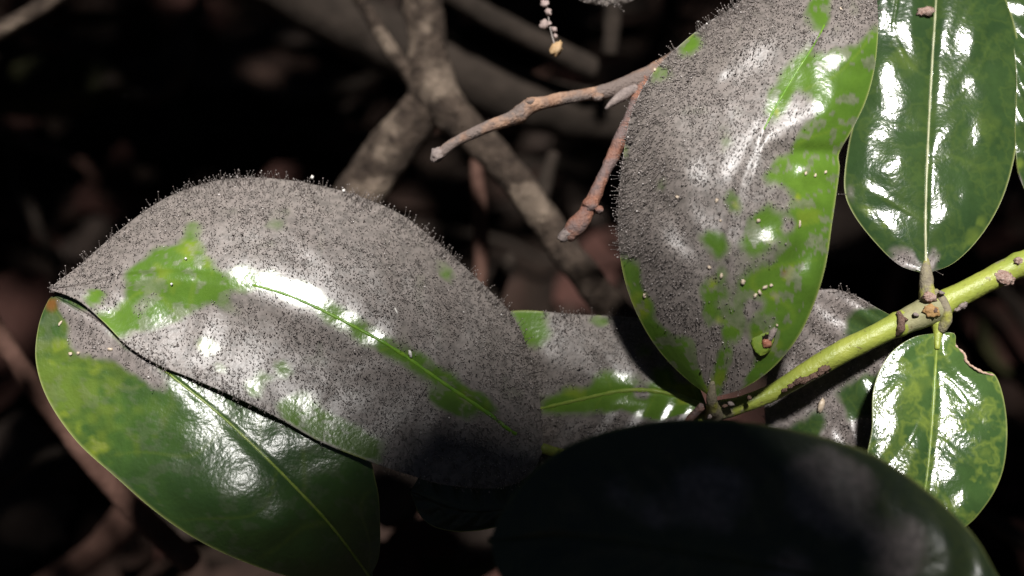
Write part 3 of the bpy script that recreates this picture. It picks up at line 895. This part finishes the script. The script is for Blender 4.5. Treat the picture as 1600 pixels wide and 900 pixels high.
# ---------------------------------------------------------------- branches behind
DEEP = 40


def branch(name, label, paths, mat, rough=.12, cat='branch', group=None, n=70):
    paths = [[(a, b, c + DEEP, d) for a, b, c, d in p] for p in paths]
    p0 = paths[0][0]
    e = empty(name, W(p0[:3]), label, cat, group)
    for q, p in enumerate(paths):
        v_, f_ = tube_mesh(p, n, 14, rough, 1.5, len(label) + q * 7)
        mesh_obj('limb' if len(paths) > 1 else 'shaft', v_, f_, mat, e)
    return e


branch('forked_branch', 'thick grey brown forked branch behind the furred leaf', [
    [(655, -60, 700, 32.4), (660, 0, 690, 30.6), (668, 70, 680, 32.4), (676, 140, 670, 37.8), (705, 178, 660, 30.6), (770, 240, 640, 27.0), (830, 315, 620, 25.2), (890, 400, 600, 25.2), (950, 475, 580, 26.1), (1010, 545, 560, 27.0), (1060, 610, 550, 27.0)],
    [(680, 130, 670, 30.6), (650, 185, 680, 34.2), (610, 235, 690, 37.8), (570, 290, 700, 37.8), (520, 360, 710, 36.0), (470, 430, 720, 36.0)]], M_BRANCH, .16)
branch('thin_branch', 'thin straight branch meeting the thick forked branch from above', [[(540, -40, 640, 11), (575, 20, 650, 11), (610, 75, 660, 11), (645, 125, 670, 12)]], M_BRANCH)
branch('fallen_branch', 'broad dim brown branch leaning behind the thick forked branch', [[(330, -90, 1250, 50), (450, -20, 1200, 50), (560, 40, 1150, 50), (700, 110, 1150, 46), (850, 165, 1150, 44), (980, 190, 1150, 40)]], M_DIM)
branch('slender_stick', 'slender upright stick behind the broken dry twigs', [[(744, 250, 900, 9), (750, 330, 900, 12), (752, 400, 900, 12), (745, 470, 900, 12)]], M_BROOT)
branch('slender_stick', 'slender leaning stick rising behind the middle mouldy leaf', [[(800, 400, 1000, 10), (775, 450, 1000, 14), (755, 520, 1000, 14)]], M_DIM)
branch('pale_stick', 'pale stick slanting across the dark litter away from other branches', [[(-60, 85, 800, 12), (0, 48, 800, 13), (50, 20, 800, 13), (120, -25, 800, 13)]], M_BRANCH)
branch('reddish_root', 'reddish brown stick running under the glossy green leaf', [[(-50, 455, 500, 16), (0, 525, 500, 16), (50, 600, 500, 15), (110, 680, 510, 16), (190, 775, 520, 18), (300, 880, 540, 20)]], M_BROOT)
branch('curved_root', 'pale curved root lying on the litter below the glossy green leaf', [[(60, 920, 1300, 20), (140, 870, 1250, 22), (185, 825, 1200, 26), (220, 770, 1150, 24), (260, 720, 1150, 20)]], M_BROOT)
branch('thin_root', 'thin brown root arching over the litter', [[(-40, 790, 1100, 9), (30, 735, 1100, 9), (90, 705, 1100, 9), (160, 700, 1100, 8)]], M_DIM)
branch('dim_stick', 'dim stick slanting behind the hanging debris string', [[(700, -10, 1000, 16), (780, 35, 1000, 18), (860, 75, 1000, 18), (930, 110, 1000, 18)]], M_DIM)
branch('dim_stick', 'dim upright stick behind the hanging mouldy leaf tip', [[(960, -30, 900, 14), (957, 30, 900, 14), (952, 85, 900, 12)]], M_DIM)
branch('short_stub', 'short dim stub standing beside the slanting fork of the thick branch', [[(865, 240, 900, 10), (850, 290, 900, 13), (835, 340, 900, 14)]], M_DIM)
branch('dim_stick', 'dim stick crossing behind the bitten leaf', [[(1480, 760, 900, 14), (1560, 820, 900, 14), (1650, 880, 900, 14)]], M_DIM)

# ---------------------------------------------------------------- ground and litter
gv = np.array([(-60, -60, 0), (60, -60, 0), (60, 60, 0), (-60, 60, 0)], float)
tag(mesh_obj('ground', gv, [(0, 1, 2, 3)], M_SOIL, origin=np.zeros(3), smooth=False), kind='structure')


def litter_leaf(cx, cy, cz, size, ang, tilt, r, nu=7, nvv=4):
    """curled dead leaf: world-space grid"""
    v_ = []
    w0 = size * r.uniform(.3, .5)
    curl = r.uniform(-1.2, 1.6)
    bend = r.uniform(-.5, .8)
    Rz = Matrix.Rotation(ang, 3, 'Z') @ Matrix.Rotation(tilt, 3, 'X') @ Matrix.Rotation(r.uniform(-.4, .4), 3, 'Y')
    jag = r.uniform(.75, 1.15, (nu + 1, 2))
    for i in range(nu + 1):
        s_ = i / nu
        hw = w0 * (math.sin(math.pi * min(.98, s_ * .94 + .04)) ** .75) * .9
        for j in range(nvv + 1):
            t_ = j / nvv * 2 - 1
            e_ = hw * t_ * jag[i, 0 if t_ < 0 else 1]
            h_ = curl * hw * t_ * t_ * .6 + bend * size * (s_ - .5) ** 2
            p = Rz @ Vector(((s_ - .5) * size, e_, h_))
            v_.append((cx + p.x, cy + p.y, cz + p.z))
    n1 = nvv + 1
    f_ = [(i * n1 + j, (i + 1) * n1 + j, (i + 1) * n1 + j + 1, i * n1 + j + 1) for i in range(nu) for j in range(nvv)]
    return np.array(v_), f_


def merge(list_vf):
    V, F = [], []
    o = 0
    for v_, f_ in list_vf:
        V.append(v_)
        F += [tuple(i + o for i in q) for q in f_]
        o += len(v_)
    return np.vstack(V), F


r = np.random.default_rng(99)
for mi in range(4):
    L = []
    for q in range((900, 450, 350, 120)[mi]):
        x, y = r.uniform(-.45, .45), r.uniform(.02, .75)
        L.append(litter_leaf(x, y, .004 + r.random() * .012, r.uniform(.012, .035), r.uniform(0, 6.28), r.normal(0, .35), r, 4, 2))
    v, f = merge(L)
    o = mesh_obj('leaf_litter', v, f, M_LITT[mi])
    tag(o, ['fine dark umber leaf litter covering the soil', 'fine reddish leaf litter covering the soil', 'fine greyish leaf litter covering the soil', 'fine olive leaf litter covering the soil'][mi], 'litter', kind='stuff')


def ground_at(px, py):
    p0 = CAM
    p1 = W([px, py, 0])
    t_ = -p0[2] / (p1[2] - p0[2])
    return p0 + (p1 - p0) * t_


dead = [(290, 240, 2, 'greyish dead leaf lying flat on the litter'), (130, 270, 3, 'olive dead leaf lying on the litter'), (300, 75, 1, 'reddish dead leaf lying on the litter far back'),
        (420, 190, 0, 'umber dead leaf lying on the litter'), (545, 110, 2, 'greyish dead leaf curled near the leaning branches'), (60, 640, 1, 'reddish dead leaf lying beside the reddish stick'), (40, 860, 2, 'greyish dead leaf beside the curved root'),
        (170, 130, 0, 'umber dead leaf lying far back on the litter'), (1400, 380, 1, 'reddish dead leaf far below the green stem'), (1330, 420, 2, 'greyish dead leaf far below the green stem')]
for (px, py, mi, lab) in dead:
    g = ground_at(px, py)
    v, f = litter_leaf(g[0], g[1], .03, r.uniform(.05, .07), r.uniform(0, 6.28), .25, r, 14, 8)
    tag(mesh_obj('dead_leaf', v, f, M_LITT[mi]), lab, 'dead leaf', 'dead leaves on the litter')
# dead leaves showing through the gap under the furred leaf
for (px, py, z_, sz, ang, mi, lab) in [(650, 860, 900, .028, .6, 1, 'pinkish dead leaf in the gap below the furred leaf'), (735, 838, 950, .022, .2, 2, 'tan dead leaf in the gap below the furred leaf'), (730, 885, 900, .026, 2.6, 3, 'olive dead leaf in the gap below the furred leaf'),
                                       (630, 760, 900, .02, 1.2, 2, 'greyish dead leaf seen between the furred leaf and the glossy one')]:
    g = W([px, py, z_])
    v, f = litter_leaf(g[0], g[1], g[2], sz, ang, .5, r, 14, 8)
    tag(mesh_obj('dead_leaf', v, f, M_LITT[mi]), lab, 'dead leaf', 'dead leaves on the litter')

# thin fallen sticks scattered on the litter
r = np.random.default_rng(31)
for q, (px, py) in enumerate([(90, 120), (200, 60), (330, 150), (470, 90), (250, 200), (400, 240), (120, 330), (60, 420), (520, 200), (40, 720), (110, 800), (880, 60), (820, 230), (900, 300), (700, 420), (1390, 420), (1420, 560), (30, 880), (180, 640), (1540, 520), (350, 30), (450, 20)]):
    g = ground_at(px, py)
    a_ = r.uniform(0, 3.14)
    ln_ = r.uniform(.05, .11)
    hh_ = r.uniform(.012, .035)
    rr_ = r.uniform(.0012, .003)
    vs_ = []
    fs_ = []
    kx = r.normal(0, .12, 9).cumsum()
    for i in range(9):
        u = i / 8 - .5
        c_ = np.array([g[0] + math.cos(a_) * ln_ * u - math.sin(a_) * kx[i] * .03, g[1] + math.sin(a_) * ln_ * u + math.cos(a_) * kx[i] * .03, hh_ + u * .02])
        for j in range(7):
            b_ = 2 * math.pi * j / 7
            vs_.append(c_ + rr_ * (1.15 - abs(u) * .6) * r.uniform(.85, 1.15) * np.array([-math.sin(a_) * math.cos(b_), math.cos(a_) * math.cos(b_), math.sin(b_)]))
    for i in range(8):
        for j in range(7):
            fs_.append((i * 7 + j, i * 7 + (j + 1) % 7, i * 7 + 7 + (j + 1) % 7, i * 7 + 7 + j))
    fs_ += [tuple(range(7))[::-1], tuple(56 + j for j in range(7))]
    tag(mesh_obj('fallen_stick', np.array(vs_), fs_, M_DIM if q % 3 else M_BROOT), 'thin fallen stick lying dim on the dark leaf litter', 'stick', 'thin fallen sticks on the litter')

# ---------------------------------------------------------------- unseen foliage and one leaf, added to shade the ground and the lowest leaves
r = np.random.default_rng(123)
L = []
Lv = Vector(Lw)
for q in range(650):
    z_ = r.uniform(1250, 1700)
    lo = 450 * (1 + z_ / 2000) * 1.12 + 150
    y_ = lo + r.random() * 2300
    x_ = r.uniform(-2300, 2300)
    c = Wplain(x_, y_, z_)
    v_, f_ = litter_leaf(0, 0, 0, r.uniform(.018, .034), r.uniform(0, 6.28), r.normal(0, .3), r, 6, 4)
    qm = np.array(Lv.to_track_quat('Z', 'Y').to_matrix())
    L.append((v_ @ qm.T + c, f_))
for q in range(260):
    sd = -1 if q % 2 else 1
    z_ = r.uniform(-150, 450)
    c = Wplain(sd * (800 * (1 + z_ / 2000) + 190 + r.random() * 1000), r.uniform(-50, 1900), z_)
    v_, f_ = litter_leaf(0, 0, 0, r.uniform(.018, .034), r.uniform(0, 6.28), r.normal(0, .3), r, 6, 4)
    L.append((v_ @ qm.T + c, f_))
v, f = merge(L)
o = mesh_obj('added_shade_foliage', v, f, M_DEEP)  # added out of view to block sun from the litter
tag(o, 'unseen dark leaves added overhead to shade the litter', 'foliage', kind='stuff')

ov = empty('added_shade_branch', Wplain(1060, 2600, -4600), 'unseen branch with one long leaf, added to shade the lowest leaves', 'branch')
top = [(-640, 452), (-560, 480), (-440, 600), (-330, 760), (-230, 885), (-120, 990), (50, 995), (200, 975), (350, 915), (480, 810), (560, 675), (640, 580), (720, 500), (780, 462)]  # outline shaped to the shadow edge wanted on the lower leaves
bot = [(-640, 452), (-540, 330), (-380, 180), (-150, 20), (100, -20), (350, 0), (600, 120), (780, 462)]
T_ = catmull(top, 60)
B_ = catmull(bot, 60)
vv = []
for i in range(60):
    for j in range(9):
        p = T_[i] * (1 - j / 8) + B_[i] * (j / 8)
        # moved back along the light, so the shading leaf sits behind the lens
        vv.append((p[0] + 148, p[1] + 2030, -4600 + 18 * math.sin(j / 8 * math.pi) - 6 * math.cos(i * .4)))
vv = np.array([Wplain(*p) for p in vv])
nb = len(vv)
back = vv + np.array(Lw) * .0004
ff = []
for i in range(59):
    for j in range(8):
        a = i * 9 + j
        ff.append((a, a + 9, a + 10, a + 1))
        ff.append((a + nb, a + 1 + nb, a + 10 + nb, a + 9 + nb))
mesh_obj('leaf', np.vstack([vv, back]), ff, M_DEEP, ov)  # unseen leaf added as a sun blocker
pth = [Wplain(908, 2492, -4602), Wplain(1020, 2560, -4595), Wplain(1150, 2660, -4580), Wplain(1450, 2780, -4550)]
vs_, fs_ = [], []
for i, p in enumerate(pth):
    for j in range(8):
        a = 2 * math.pi * j / 8
        vs_.append(p + R3 @ np.array([-.5 * math.sin(a) * 12 * K, math.sin(a) * 12 * K, math.cos(a) * 12 * K]))
for i in range(3):
    for j in range(8):
        fs_.append((i * 8 + j, i * 8 + (j + 1) % 8, i * 8 + 8 + (j + 1) % 8, i * 8 + 8 + j))
mesh_obj('stem', np.array(vs_), fs_, M_STEM, ov)  # stalk of the added shading leaf
